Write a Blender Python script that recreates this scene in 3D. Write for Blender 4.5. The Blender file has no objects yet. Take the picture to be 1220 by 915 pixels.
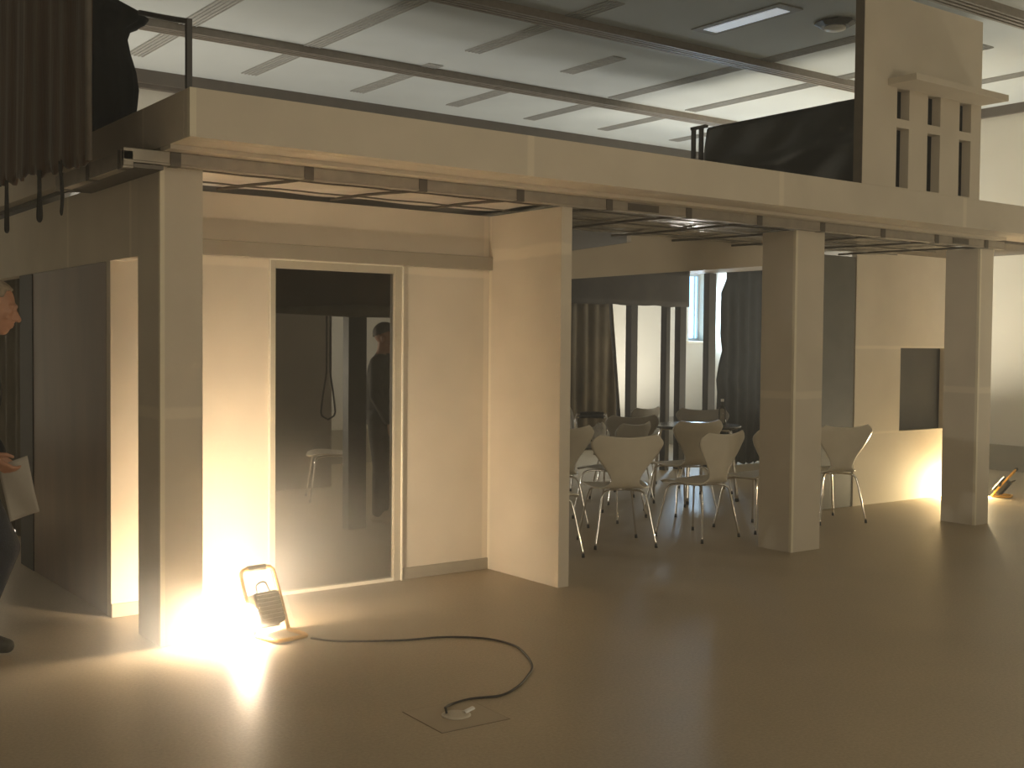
import bpy, bmesh, math, random
from mathutils import Vector, Matrix
random.seed(7)
S = bpy.context.scene
COL = S.collection
PI = math.pi
R = math.radians

# ------------------------------------------------------------------ helpers
def link(name, me, mat=None, parent=None, smooth=False):
    o = bpy.data.objects.new(name, me)
    COL.objects.link(o)
    if mat is not None:
        me.materials.append(mat)
    if parent is not None:
        o.parent = parent
    if smooth:
        for p in me.polygons:
            p.use_smooth = True
    return o

def tag(o, label=None, cat=None, group=None, kind=None):
    if label: o['label'] = label
    if cat: o['category'] = cat
    if group: o['group'] = group
    if kind: o['kind'] = kind
    return o

def thing(name, label, cat, loc=(0, 0, 0), rotz=0.0, group=None):
    o = bpy.data.objects.new(name, None)
    o.empty_display_size = 0.1
    COL.objects.link(o)
    o.location = loc
    o.rotation_euler = (0, 0, rotz)
    return tag(o, label, cat, group)

class MB:
    def __init__(s): s.bm = bmesh.new()
    def box(s, x0, x1, y0, y1, z0, z1, bev=0.0):
        r = bmesh.ops.create_cube(s.bm, size=1.0)
        vs = r['verts']
        for v in vs:
            v.co = Vector(((x0 + x1) / 2 + v.co.x * (x1 - x0), (y0 + y1) / 2 + v.co.y * (y1 - y0), (z0 + z1) / 2 + v.co.z * (z1 - z0)))
        if bev > 0:
            es = list({e for v in vs for e in v.link_edges})
            bmesh.ops.bevel(s.bm, geom=es, offset=bev, segments=2, profile=0.5, affect='EDGES')
        return s
    def tube(s, pts, rad, n=10, cap=True):
        pts = [Vector(p) for p in pts]
        rads = rad if isinstance(rad, (list, tuple)) else [rad] * len(pts)
        rings = []
        up = None
        for i, p in enumerate(pts):
            if i == 0: t = pts[1] - pts[0]
            elif i == len(pts) - 1: t = pts[-1] - pts[-2]
            else: t = (pts[i + 1] - pts[i]).normalized() + (pts[i] - pts[i - 1]).normalized()
            t.normalize()
            if up is None:
                up = Vector((0, 0, 1)) if abs(t.z) < 0.9 else Vector((1, 0, 0))
            a = t.cross(up)
            if a.length < 1e-5: a = t.orthogonal()
            a.normalize()
            b = a.cross(t); b.normalize()
            up = b
            rings.append([s.bm.verts.new(p + (a * math.cos(2 * PI * k / n) + b * math.sin(2 * PI * k / n)) * rads[i]) for k in range(n)])
        for i in range(len(rings) - 1):
            for k in range(n):
                s.bm.faces.new((rings[i][k], rings[i][(k + 1) % n], rings[i + 1][(k + 1) % n], rings[i + 1][k]))
        if cap:
            s.bm.faces.new(rings[0][::-1]); s.bm.faces.new(rings[-1])
        return s
    def lathe(s, prof, c=(0, 0, 0), n=32, axis='z'):
        rings = []
        for r, h in prof:
            ring = []
            for k in range(n):
                a = 2 * PI * k / n
                x, y = r * math.cos(a), r * math.sin(a)
                v = (x, y, h) if axis == 'z' else ((x, h, y) if axis == 'y' else (h, x, y))
                ring.append(s.bm.verts.new(Vector(v) + Vector(c)))
            rings.append(ring)
        for i in range(len(rings) - 1):
            for k in range(n):
                s.bm.faces.new((rings[i][k], rings[i][(k + 1) % n], rings[i + 1][(k + 1) % n], rings[i + 1][k]))
        s.bm.faces.new(rings[0][::-1]); s.bm.faces.new(rings[-1])
        return s
    def prism(s, poly, axis, a0, a1):
        """poly: 2D points; extruded along axis between a0 and a1"""
        def mk(p, a):
            if axis == 'y': return (p[0], a, p[1])
            if axis == 'x': return (a, p[0], p[1])
            return (p[0], p[1], a)
        A = [s.bm.verts.new(mk(p, a0)) for p in poly]
        B = [s.bm.verts.new(mk(p, a1)) for p in poly]
        n = len(poly)
        s.bm.faces.new(A); s.bm.faces.new(B[::-1])
        for i in range(n):
            s.bm.faces.new((A[i], B[i], B[(i + 1) % n], A[(i + 1) % n]))
        return s
    def sheet(s, f, nu, nv, th):
        """solid sheet from surface f(u,v), thickness th both sides of it"""
        e = 1e-3
        F, Bk = [], []
        for i in range(nu + 1):
            rf, rb = [], []
            for j in range(nv + 1):
                u, v = i / nu, j / nv
                p = Vector(f(u, v))
                du = Vector(f(min(u + e, 1), v)) - Vector(f(max(u - e, 0), v))
                dv = Vector(f(u, min(v + e, 1))) - Vector(f(u, max(v - e, 0)))
                nn = du.cross(dv)
                if nn.length < 1e-12: nn = Vector((0, 0, 1))
                nn.normalize()
                rf.append(s.bm.verts.new(p + nn * th / 2)); rb.append(s.bm.verts.new(p - nn * th / 2))
            F.append(rf); Bk.append(rb)
        q = s.bm.faces.new
        for i in range(nu):
            for j in range(nv):
                q((F[i][j], F[i + 1][j], F[i + 1][j + 1], F[i][j + 1]))
                q((Bk[i][j], Bk[i][j + 1], Bk[i + 1][j + 1], Bk[i + 1][j]))
        for i in range(nu):
            q((F[i][0], Bk[i][0], Bk[i + 1][0], F[i + 1][0]))
            q((F[i][nv], F[i + 1][nv], Bk[i + 1][nv], Bk[i][nv]))
        for j in range(nv):
            q((F[0][j], F[0][j + 1], Bk[0][j + 1], Bk[0][j]))
            q((F[nu][j], Bk[nu][j], Bk[nu][j + 1], F[nu][j + 1]))
        return s
    def build(s, name, mat, parent=None, smooth=False):
        bmesh.ops.recalc_face_normals(s.bm, faces=s.bm.faces)
        me = bpy.data.meshes.new(name)
        s.bm.to_mesh(me); s.bm.free()
        return link(name, me, mat, parent, smooth)

def interp(tab, t):
    for i in range(len(tab) - 1):
        if t <= tab[i + 1][0] or i == len(tab) - 2:
            a, b = tab[i], tab[i + 1]
            k = (t - a[0]) / (b[0] - a[0]); k = max(0, min(1, k)); 
            return [a[j] + (b[j] - a[j]) * k for j in range(1, len(a))]

def catmull(pts, n=8):
    pts = [Vector(p) for p in pts]
    out = []
    P = [pts[0] * 2 - pts[1]] + pts + [pts[-1] * 2 - pts[-2]]
    for i in range(1, len(P) - 2):
        for k in range(n):
            t = k / n
            a, b, c, d = P[i - 1], P[i], P[i + 1], P[i + 2]
            out.append(0.5 * ((2 * b) + (c - a) * t + (2 * a - 5 * b + 4 * c - d) * t * t + (3 * b - a - 3 * c + d) * t ** 3))
    out.append(pts[-1])
    return out

# ------------------------------------------------------------------ materials
def new_mat(name):
    m = bpy.data.materials.new(name)
    m.use_nodes = True
    nt = m.node_tree
    return m, nt, nt.nodes['Principled BSDF']

def mat(name, col, rough=0.6, var=0.12, scale=6.0, metal=0.0, bump=0.0, bscale=60.0, spec=0.5, sheen=0.0, stretch=(1, 1, 1), col2=None):
    m, nt, b = new_mat(name)
    N, L = nt.nodes, nt.links
    geo = N.new('ShaderNodeNewGeometry')
    mp = N.new('ShaderNodeMapping'); mp.inputs['Scale'].default_value = stretch
    L.new(geo.outputs['Position'], mp.inputs['Vector'])
    no = N.new('ShaderNodeTexNoise'); no.inputs['Scale'].default_value = scale; no.inputs['Detail'].default_value = 4
    L.new(mp.outputs[0], no.inputs['Vector'])
    rp = N.new('ShaderNodeValToRGB')
    c = Vector(col)
    c2 = Vector(col2) if col2 else c * (1 + var)
    c1 = c * (1 - var)
    rp.color_ramp.elements[0].position = 0.3; rp.color_ramp.elements[1].position = 0.7
    rp.color_ramp.elements[0].color = (*c1, 1); rp.color_ramp.elements[1].color = (*c2, 1)
    L.new(no.outputs['Fac'], rp.inputs['Fac'])
    L.new(rp.outputs[0], b.inputs['Base Color'])
    b.inputs['Roughness'].default_value = rough
    b.inputs['Metallic'].default_value = metal
    b.inputs['Specular IOR Level'].default_value = spec
    if sheen: b.inputs['Sheen Weight'].default_value = sheen
    if bump:
        n2 = N.new('ShaderNodeTexNoise'); n2.inputs['Scale'].default_value = bscale; n2.inputs['Detail'].default_value = 3
        L.new(mp.outputs[0], n2.inputs['Vector'])
        bp = N.new('ShaderNodeBump'); bp.inputs['Strength'].default_value = bump; bp.inputs['Distance'].default_value = 0.01
        L.new(n2.outputs['Fac'], bp.inputs['Height']); L.new(bp.outputs[0], b.inputs['Normal'])
    return m

def plaster(name, col=(0.60, 0.545, 0.455), bands=(), rough=0.75):
    """plasterboard with lighter filler bands; bands = (axis, position, half width, wobble)"""
    m, nt, b = new_mat(name)
    N, L = nt.nodes, nt.links
    geo = N.new('ShaderNodeNewGeometry')
    sep = N.new('ShaderNodeSeparateXYZ'); L.new(geo.outputs['Position'], sep.inputs[0])
    no = N.new('ShaderNodeTexNoise'); no.inputs['Scale'].default_value = 3.0; no.inputs['Detail'].default_value = 5
    L.new(geo.outputs['Position'], no.inputs['Vector'])
    fine = N.new('ShaderNodeTexNoise'); fine.inputs['Scale'].default_value = 40; fine.inputs['Detail'].default_value = 2
    L.new(geo.outputs['Position'], fine.inputs['Vector'])
    rp = N.new('ShaderNodeValToRGB')
    c = Vector(col)
    rp.color_ramp.elements[0].position = 0.3; rp.color_ramp.elements[1].position = 0.72
    rp.color_ramp.elements[0].color = (*(c * 0.95), 1); rp.color_ramp.elements[1].color = (*(c * 1.05), 1)
    L.new(no.outputs['Fac'], rp.inputs['Fac'])
    last = rp.outputs[0]
    for ax, pos, hw, wob in bands:
        ad = N.new('ShaderNodeMath'); ad.operation = 'MULTIPLY_ADD'
        L.new(no.outputs['Fac'], ad.inputs[0]); ad.inputs[1].default_value = wob; ad.inputs[2].default_value = -pos - wob * 0.5
        sm = N.new('ShaderNodeMath'); sm.operation = 'ADD'
        L.new(ad.outputs[0], sm.inputs[0]); L.new(sep.outputs[ax], sm.inputs[1])
        ab = N.new('ShaderNodeMath'); ab.operation = 'ABSOLUTE'; L.new(sm.outputs[0], ab.inputs[0])
        mr = N.new('ShaderNodeMapRange'); mr.inputs['From Min'].default_value = hw; mr.inputs['From Max'].default_value = hw * 0.6
        mr.inputs['To Min'].default_value = 0; mr.inputs['To Max'].default_value = 0.65
        L.new(ab.outputs[0], mr.inputs['Value'])
        mx = N.new('ShaderNodeMix'); mx.data_type = 'RGBA'
        L.new(mr.outputs[0], mx.inputs['Factor']); L.new(last, mx.inputs[6])
        mx.inputs[7].default_value = (min(1, c.x * 1.22), min(1, c.y * 1.22), min(1, c.z * 1.2), 1)
        last = mx.outputs[2]
    L.new(last, b.inputs['Base Color'])
    b.inputs['Roughness'].default_value = rough
    b.inputs['Specular IOR Level'].default_value = 0.3
    bp = N.new('ShaderNodeBump'); bp.inputs['Strength'].default_value = 0.04; bp.inputs['Distance'].default_value = 0.01
    L.new(fine.outputs['Fac'], bp.inputs['Height']); L.new(bp.outputs[0], b.inputs['Normal'])
    return m

def emit(name, col, st):
    m, nt, b = new_mat(name)
    b.inputs['Base Color'].default_value = (*col, 1)
    b.inputs['Emission Color'].default_value = (*col, 1)
    b.inputs['Emission Strength'].default_value = st
    return m

def glass(name, tint=(0.5, 0.5, 0.5), rough=0.02, ior=1.5):
    m = bpy.data.materials.new(name); m.use_nodes = True
    nt = m.node_tree; N, L = nt.nodes, nt.links
    N.remove(N['Principled BSDF'])
    tr = N.new('ShaderNodeBsdfTransparent'); tr.inputs[0].default_value = (*tint, 1)
    gl = N.new('ShaderNodeBsdfGlossy'); gl.inputs['Roughness'].default_value = rough
    fr = N.new('ShaderNodeFresnel'); fr.inputs[0].default_value = ior
    mx = N.new('ShaderNodeMixShader')
    L.new(fr.outputs[0], mx.inputs[0]); L.new(tr.outputs[0], mx.inputs[1]); L.new(gl.outputs[0], mx.inputs[2])
    L.new(mx.outputs[0], N['Material Output'].inputs['Surface'])
    return m

def floor_mat():
    m, nt, b = new_mat('brown_linoleum')
    N, L = nt.nodes, nt.links
    geo = N.new('ShaderNodeNewGeometry')
    n1 = N.new('ShaderNodeTexNoise'); n1.inputs['Scale'].default_value = 1.3; n1.inputs['Detail'].default_value = 6
    n2 = N.new('ShaderNodeTexNoise'); n2.inputs['Scale'].default_value = 70; n2.inputs['Detail'].default_value = 2
    for n in (n1, n2): L.new(geo.outputs['Position'], n.inputs['Vector'])
    rp = N.new('ShaderNodeValToRGB')
    rp.color_ramp.elements[0].position = 0.3; rp.color_ramp.elements[1].position = 0.75
    rp.color_ramp.elements[0].color = (0.34, 0.275, 0.185, 1); rp.color_ramp.elements[1].color = (0.40, 0.325, 0.22, 1)
    L.new(n1.outputs['Fac'], rp.inputs['Fac'])
    mx = N.new('ShaderNodeMix'); mx.data_type = 'RGBA'; mx.blend_type = 'OVERLAY'; mx.inputs['Factor'].default_value = 0.25
    L.new(rp.outputs[0], mx.inputs[6]); L.new(n2.outputs['Fac'], mx.inputs[7])
    L.new(mx.outputs[2], b.inputs['Base Color'])
    rr = N.new('ShaderNodeMapRange'); rr.inputs['To Min'].default_value = 0.36; rr.inputs['To Max'].default_value = 0.48
    L.new(n1.outputs['Fac'], rr.inputs['Value']); L.new(rr.outputs[0], b.inputs['Roughness'])
    b.inputs['Specular IOR Level'].default_value = 0.32
    bp = N.new('ShaderNodeBump'); bp.inputs['Strength'].default_value = 0.05; bp.inputs['Distance'].default_value = 0.01
    L.new(n2.outputs['Fac'], bp.inputs['Height']); L.new(bp.outputs[0], b.inputs['Normal'])
    return m

M = {}
PL = (0.60, 0.535, 0.43)
M['plaster'] = plaster('plasterboard', PL)
M['plaster_fascia'] = plaster('plasterboard_parapet', PL, [(0, 2.03, 0.03, 0.0), (0, 4.2, 0.03, 0.0), (0, 6.4, 0.03, 0), (1, 0.25, 0.02, 0), (1, 1.5, 0.02, 0)])
M['plaster_panel'] = plaster('plasterboard_partition', PL, [(2, 2.165, 0.05, 0.09), (1, 0.775, 0.02, 0.01)])
M['plaster_back'] = plaster('plasterboard_niche', PL, [(0, 2.56, 0.025, 0.02), (2, 2.03, 0.03, 0.03)])
M['plaster_col'] = plaster('plasterboard_column', (0.57, 0.51, 0.41), [(2, 1.19, 0.035, 0.02)])
M['plaster_hdr'] = plaster('plasterboard_header', PL, [(1, 0.45, 0.02, 0), (1, 1.6, 0.02, 0)])
M['plaster_bay'] = plaster('plasterboard_bay', PL, [(2, 1.56, 0.02, 0.02), (2, 0.71, 0.015, 0.01)])
M['bead'] = plaster('filled_corner_bead', (0.70, 0.64, 0.50))
M['grey_beige'] = mat('grey_beige_paint', (0.30, 0.265, 0.20), 0.6, 0.05)
M['frame'] = mat('beige_door_frame', (0.42, 0.38, 0.29), 0.45, 0.05)
M['white_trim'] = mat('pale_edge_trim', (0.78, 0.74, 0.62), 0.5, 0.04)
M['shadeback'] = mat('shade_backing_board', (0.04, 0.037, 0.03), 0.6, 0.12, 5)
M['edgeshade'] = mat('shaded_board_edge', (0.13, 0.105, 0.07), 0.8, 0.1, 20)  # dark tone for the shaded side of the slit panel
M['steel'] = mat('galvanised_steel', (0.36, 0.32, 0.26), 0.5, 0.10, 12, metal=0.15)
M['darkclamp'] = mat('dark_clamp_metal', (0.12, 0.105, 0.085), 0.5, 0.1, 20, metal=0.3)
M['floor'] = floor_mat()
M['hallwall'] = mat('hall_wall_paint', (0.62, 0.59, 0.51), 0.8, 0.03, 2)
M['ceil'] = mat('hall_ceiling_paint', (0.55, 0.585, 0.585), 0.85, 0.04, 1.5)
M['slot'] = mat('ceiling_slot_grey', (0.36, 0.36, 0.345), 0.7, 0.1, 30)
M['track'] = mat('ceiling_track_metal', (0.23, 0.20, 0.165), 0.5, 0.12, 18, metal=0.2)
M['cove'] = mat('dark_cove_strip', (0.10, 0.08, 0.06), 0.7, 0.1)
M['skirt'] = mat('grey_skirting', (0.33, 0.30, 0.24), 0.7, 0.06)
M['sheet'] = mat('pale_ceiling_paper', (0.66, 0.60, 0.52), 0.6, 0.10, 5, bump=0.3, bscale=14)
M['foil'] = mat('grey_plastic_foil', (0.24, 0.215, 0.17), 0.22, 0.2, 4, bump=0.8, bscale=5, spec=0.8)
M['batten'] = mat('dark_batten', (0.10, 0.085, 0.065), 0.6, 0.15, 15)
M['black'] = mat('black_fabric', (0.006, 0.007, 0.008), 0.85, 0.3, 8, bump=0.2, bscale=20, spec=0.2)
M['blackfoil'] = mat('black_plastic_sheeting', (0.012, 0.013, 0.012), 0.28, 0.3, 3, bump=0.5, bscale=6)
M['blackwood'] = mat('black_post_paint', (0.018, 0.017, 0.016), 0.55, 0.2, 10)
M['greyboard'] = mat('dark_grey_board', (0.10, 0.098, 0.085), 0.5, 0.12, 5)
M['brownpanel'] = mat('dark_brown_laminate', (0.130, 0.066, 0.030), 0.34, 0.25, 5, stretch=(1, 1, 0.2), bump=0.02, spec=0.25)
M['browncloth'] = mat('brown_velvet', (0.060, 0.030, 0.009), 0.95, 0.35, 9, stretch=(1, 1, 0.15), bump=0.35, bscale=40, sheen=0.15)
M['darkbeam'] = mat('dark_beam_cloth', (0.022, 0.018, 0.014), 0.8, 0.3, 6, bump=0.3, bscale=15)
M['greydrape'] = mat('grey_brown_drape', (0.105, 0.088, 0.060), 0.85, 0.35, 7, stretch=(1, 1, 0.4), bump=0.3, bscale=18)
M['strap'] = mat('black_webbing', (0.015, 0.013, 0.010), 0.8, 0.2, 50)
M['shell'] = mat('cream_chair_lacquer', (0.60, 0.55, 0.45), 0.30, 0.04, 9)
M['shellshade'] = mat('shaded_chair_lacquer', (0.30, 0.285, 0.25), 0.30, 0.04, 9)  # darker copy of the cream shell, painting in dimmer light at the rear
M['chrome'] = mat('chrome', (0.75, 0.73, 0.70), 0.12, 0.03, 10, metal=1.0)
M['rubber'] = mat('black_rubber', (0.02, 0.02, 0.02), 0.6, 0.1)
M['tabletop'] = mat('dark_table_linoleum', (0.05, 0.052, 0.055), 0.22, 0.1, 6)
M['glassdoor'] = glass('smoked_door_glass', (0.72, 0.70, 0.66), 0.015, 1.5)
M['bottle'] = glass('bottle_glass', (0.88, 0.86, 0.80), 0.02, 1.5)
M['daylight'] = emit('daylit_window_pane', (0.30, 0.66, 1.0), 2.6)
M['winframe'] = mat('window_frame_paint', (0.45, 0.50, 0.55), 0.4, 0.04)
M['tube_y'] = mat('yellow_lamp_tube', (0.72, 0.40, 0.05), 0.4, 0.08)
M['lampbody'] = mat('dark_lamp_housing', (0.05, 0.05, 0.05), 0.5, 0.15, 30)
M['grip'] = mat('foam_grip', (0.035, 0.034, 0.033), 0.8, 0.1, 60)
M['lampglass'] = emit('lit_flood_glass', (1.0, 0.86, 0.62), 30)
M['lampglass2'] = emit('lit_flood_glass_yellow', (1.0, 0.78, 0.36), 30)
M['cable'] = mat('dark_cable_rubber', (0.025, 0.02, 0.015), 0.5, 0.1, 40)
M['plate'] = mat('floor_hatch_linoleum', (0.34, 0.275, 0.185), 0.42, 0.08, 5)
M['gap'] = mat('floor_hatch_seam', (0.15, 0.115, 0.08), 0.7, 0.1)
M['cover'] = mat('socket_cover_plastic', (0.52, 0.46, 0.36), 0.45, 0.06)
M['whiteplastic'] = mat('white_plastic', (0.75, 0.74, 0.70), 0.35, 0.04)
M['bag'] = mat('crumpled_white_film', (0.72, 0.70, 0.64), 0.25, 0.1, 14, bump=0.8, bscale=18)
M['tubelight'] = emit('white_tube_light', (0.85, 0.92, 1.0), 0.25)
M['skin'] = mat('skin', (0.40, 0.205, 0.125), 0.5, 0.12, 14)
M['hair'] = mat('grey_hair', (0.30, 0.24, 0.17), 0.6, 0.3, 60, stretch=(1, 1, 0.3), bump=0.5, bscale=120)
M['hairdark'] = mat('dark_hair', (0.03, 0.022, 0.016), 0.6, 0.3, 60, bump=0.5, bscale=120)
M['sweater'] = mat('black_knit', (0.010, 0.010, 0.012), 0.9, 0.3, 40, bump=0.3, bscale=160)
M['jeans'] = mat('dark_denim', (0.022, 0.026, 0.036), 0.85, 0.4, 8, bump=0.3, bscale=120)
M['shoe'] = mat('dark_shoe_leather', (0.05, 0.045, 0.03), 0.6, 0.2, 20)
M['jacket'] = mat('charcoal_jacket', (0.045, 0.042, 0.038), 0.8, 0.25, 12, bump=0.3, bscale=30)
M['paleshoe'] = mat('pale_shoe', (0.45, 0.36, 0.27), 0.6, 0.1, 20)
M['paper'] = mat('white_paper', (0.36, 0.33, 0.28), 0.7, 0.05, 6)

def st(name, mb, m, parent=None, label=None, cat=None):
    o = mb.build(name, m, parent)
    if parent is None:
        tag(o, label, cat, kind='structure')
    return o

# ------------------------------------------------------------------ the hall
XL, XR, YF, YB, ZC = -6.5, 11.86, -9.5, 7.6, 4.65
st('floor', MB().box(XL - .2, XR + .2, YF - .2, YB + .2, -0.12, 0.0), M['floor'], label='brown glossy linoleum floor of the hall', cat='floor')
st('ceiling', MB().box(XL - .2, XR + .2, YF - .2, YB + .2, ZC, ZC + 0.12), M['ceil'], label='grey hall ceiling with dark slots and metal tracks', cat='ceiling')
# hall back wall with the window opening
WX0, WX1, WZ0, WZ1 = 11.36, 11.74, 1.64, 2.74
bw = MB()
bw.box(XL - .2, WX0, YB, YB + .25, 0, ZC).box(WX1, XR + .2, YB, YB + .25, 0, ZC)
bw.box(WX0, WX1, YB, YB + .25, 0, WZ0).box(WX0, WX1, YB, YB + .25, WZ1, ZC)
st('wall_back', bw, M['hallwall'], label='pale far wall of the hall behind the studs', cat='wall')
st('wall_right', MB().box(XR, XR + .2, YF - .2, YB, 0, ZC), M['hallwall'], label='pale hall wall at the right edge of the photo', cat='wall')
st('wall_left', MB().box(XL - .2, XL, YF - .2, YB, 0, ZC), M['hallwall'], label='hall wall outside the frame on the left', cat='wall')
st('wall_front', MB().box(XL, XR, YF - .2, YF, 0, ZC), M['hallwall'], label='hall wall behind the camera', cat='wall')
st('baseboard_back', MB().box(XL, XR - .03, YB - .03, YB, 0, 0.44, .004), M['skirt'], label='tall grey skirting along the far hall wall', cat='baseboard')
st('baseboard_right', MB().box(XR - .03, XR, YF, YB, 0, 0.332, .004), M['skirt'], label='tall grey skirting along the right hall wall', cat='baseboard')
st('trim_1', MB().box(XL, XR - .06, YB - .12, YB, 4.50, ZC).box(XL, XR - .06, YB - .07, YB, 4.45, 4.50), M['cove'], label='dark cove strip along the top of the far wall', cat='trim')
st('trim_2', MB().box(XR - .06, XR, YF, YB, 4.53, ZC), M['cove'], label='dark cove strip along the top of the right wall', cat='trim')
# window: frame, sash, pane (daylit)
w = st('window_1', MB().box(WX0, WX0 + .04, YB + .14, YB + .20, WZ0, WZ1).box(WX1 - .04, WX1, YB + .14, YB + .20, WZ0, WZ1)
       .box(WX0 + .04, WX1 - .04, YB + .14, YB + .20, WZ0, WZ0 + .05).box(WX0 + .04, WX1 - .04, YB + .14, YB + .20, WZ1 - .05, WZ1), M['winframe'],
       label='narrow bright blue window in the far wall', cat='window')
st('window_pane', MB().box(WX0 + .04, WX1 - .04, YB + .165, YB + .175, WZ0 + .05, WZ1 - .05), M['daylight'], w)
st('window_sill', MB().box(WX0 - .03, WX1 + .03, YB - .03, YB + .14, WZ0 - .03, WZ0, .004), M['white_trim'], w)
st('glazing_bar', MB().box(WX1 - .11, WX1 - .085, YB + .15, YB + .19, WZ0 + .05, WZ1 - .05), M['winframe'], w)

# ceiling tracks (multi-rib profile) and slots
TG = 'metal tracks along the hall ceiling'
for y, lab in ((5.47, 'metal ceiling track farther from the camera, behind the corner railing post'),
               (2.93, 'metal ceiling track crossing the middle of the ceiling to the tall slit panel'),
               (0.22, 'metal ceiling track at the top right corner of the photo'),
               ):
    mb = MB().box(XL, XR - .07, y - .10, y + .10, ZC - .03, ZC)
    for dy in (-.085, -.03, .03, .085):
        mb.box(XL, XR - .07, y + dy - .015, y + dy + .015, ZC - .075, ZC - .03)
    tag(mb.build('ceiling_track', M['track']), lab, 'ceiling track', TG)
slots = []
segs = [(2.2, [(3.6, 6.9)]), (3.54, [(2.6, 6.95)]), (4.98, [(5.2, 7.0), (2.2, 4.5)]), (6.35, [(5.7, 6.95), (3.7, 4.6)]), (7.68, [(5.8, 7.05), (1.6, 5.3)]), (8.97, [(5.8, 7.0), (1.0, 5.25)]), (10.38, [(5.6, 7.0), (.4, 4.9)])]
for i, (x, l) in enumerate(segs):
    for k, (y0, y1) in enumerate(l):
        slots.append((x, y0, y1, 'crossing the ceiling in one long run' if len(l) == 1 else ('beside the far wall' if k == 0 else 'nearer the camera'), i))
ordn = ['first', 'second', 'third', 'fourth', 'fifth', 'sixth', 'seventh']
for x, y0, y1, row, i in slots:
    t = thing('ceiling_slot', f'dark ribbed ceiling slot, {ordn[i]} from the left {row}', 'ceiling slot', (x, (y0 + y1) / 2, ZC - .012), 0, 'dark ribbed slots in the hall ceiling')
    h = (y1 - y0) / 2
    MB().box(-.095, .095, -h, h, .006, .012).build('slot_back', M['slot'], t)
    mb = MB()
    for dx in (-.085, -.045, 0, .045, .085):
        mb.box(dx - .006, dx + .006, -h, h, -.001, .006)
    mb.build('rib', M['slot'], t)
t = thing('ceiling_light', 'flat white lit strip in the ceiling near the tall slit panel', 'ceiling light', (6.31, 1.88, ZC))
MB().box(-.16, .16, -.56, .56, -.012, 0, .003).build('housing', M['slot'], t)
MB().box(-.09, .09, -.46, .46, -.018, -.0122, .002).build('diffuser', M['tubelight'], t)
t = thing('smoke_detector', 'small dark smoke detector on the ceiling left of the slit panel', 'smoke detector', (7.04, 1.41, ZC))
MB().lathe([(.06, 0), (.19, -.004), (.20, -.02), (.14, -.05)], n=8).build('base', M['lampbody'], t)
MB().lathe([(.10, -.05), (.095, -.075), (.05, -.09), (.01, -.092)], n=24).build('head', M['whiteplastic'], t, True)

# ------------------------------------------------------------------ the plasterboard pavilion
H = 2.43
# niche back wall: a glass door stands in its opening
DX0, DX1, DZ = 0.955, 1.88, 2.052
nb = MB().box(0.0, DX0, .788, .86, 0, 1.9995).box(.0905, DX0, .788, .86, 1.9995, H).box(DX1, 2.585, .788, .86, 0, H).box(DX0, DX1, .788, .86, DZ, H)
st('wall_niche', nb, M['plaster_back'], label='lit plasterboard back wall of the corner niche', cat='wall')
st('baseboard_niche', MB().box(0, DX0, .776, .788, 0, .077, .003).box(DX1, 2.585, .776, .788, 0, .077, .003), M['grey_beige'], label='grey baseboard of the corner niche', cat='baseboard')
st('trim_3', MB().box(0.02, 2.585, .742, .788, 2.060, 2.150, .003), M['grey_beige'], label='grey rail board above the glass door', cat='trim')
st('wall_partition', MB().box(2.585, 2.672, 0, .86, 0, H, .002), M['plaster_panel'], label='bright plasterboard partition wall between niche and chairs', cat='wall')
d = st('door_1', MB().box(DX0, DX0 + .036, .775, .84, 0.0, DZ, .002).box(DX1 - .05, DX1, .775, .84, 0, DZ, .002).box(DX0 + .036, DX1 - .05, .775, .84, DZ - .046, DZ, .002),
       M['frame'], label='smoked glass door with beige frame in the niche', cat='door')
st('glass_pane', MB().box(DX0 + .036, DX1 - .05, .806, .814, .022, DZ - .046), M['glassdoor'], d)
st('sill', MB().box(DX0 + .036, DX1 - .05, .778, .838, 0, .022, .002), M['white_trim'], d)
tr = MB()
tr.box(DX0 - .006, DX0, .768, .788, 0, DZ).box(DX1, DX1 + .008, .762, .788, 0, DZ).box(DX0 - .006, DX1 + .008, .768, .788, DZ, DZ + .008)
st('edge_trim', tr, M['white_trim'], d)
# left facade: header above, dark laminate below, black post
st('wall_header', MB().box(0.0, .09, .335, 5.2, 2.0, 2.43), M['plaster_hdr'], label='plasterboard header over the opening on the left side', cat='wall')
t = tag(MB().box(0.0, .05, .862, 2.41, 0.0, 1.999, .003).build('laminate_panel', M['brownpanel']), 'dark brown laminate panel closing the left side behind the corner column', 'panel')
tag(MB().box(-.005, .10, 2.412, 2.74, 0, 1.998, .004).build('black_post', M['blackwood']), 'wide black post behind the walking person at the left edge', 'post')

def column(x, w, dpt, label, h=H):
    t = thing('plasterboard_column', label, 'column', (x, 0, 0), 0, 'plasterboard columns carrying the front beam')
    MB().box(0, w, 0, dpt, 0, h, .002).build('shaft', M['plaster_col'], t)
    b = .022
    mb = MB()
    mb.prism([(-.0025, b), (-.0025, -.0025), (b, -.0025), (b, -.0006), (-.0006, -.0006), (-.0006, b)], 'z', 0.002, h - .003)
    mb.build('corner_bead', M['bead'], t)
    return t
column(0.0, .222, .335, 'plasterboard corner column beside the work lamp')
column(4.838, .333, .326, 'plasterboard column standing among the cream chairs')
column(7.28, .21, .336, 'plasterboard column under the right end of the beam')

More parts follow.
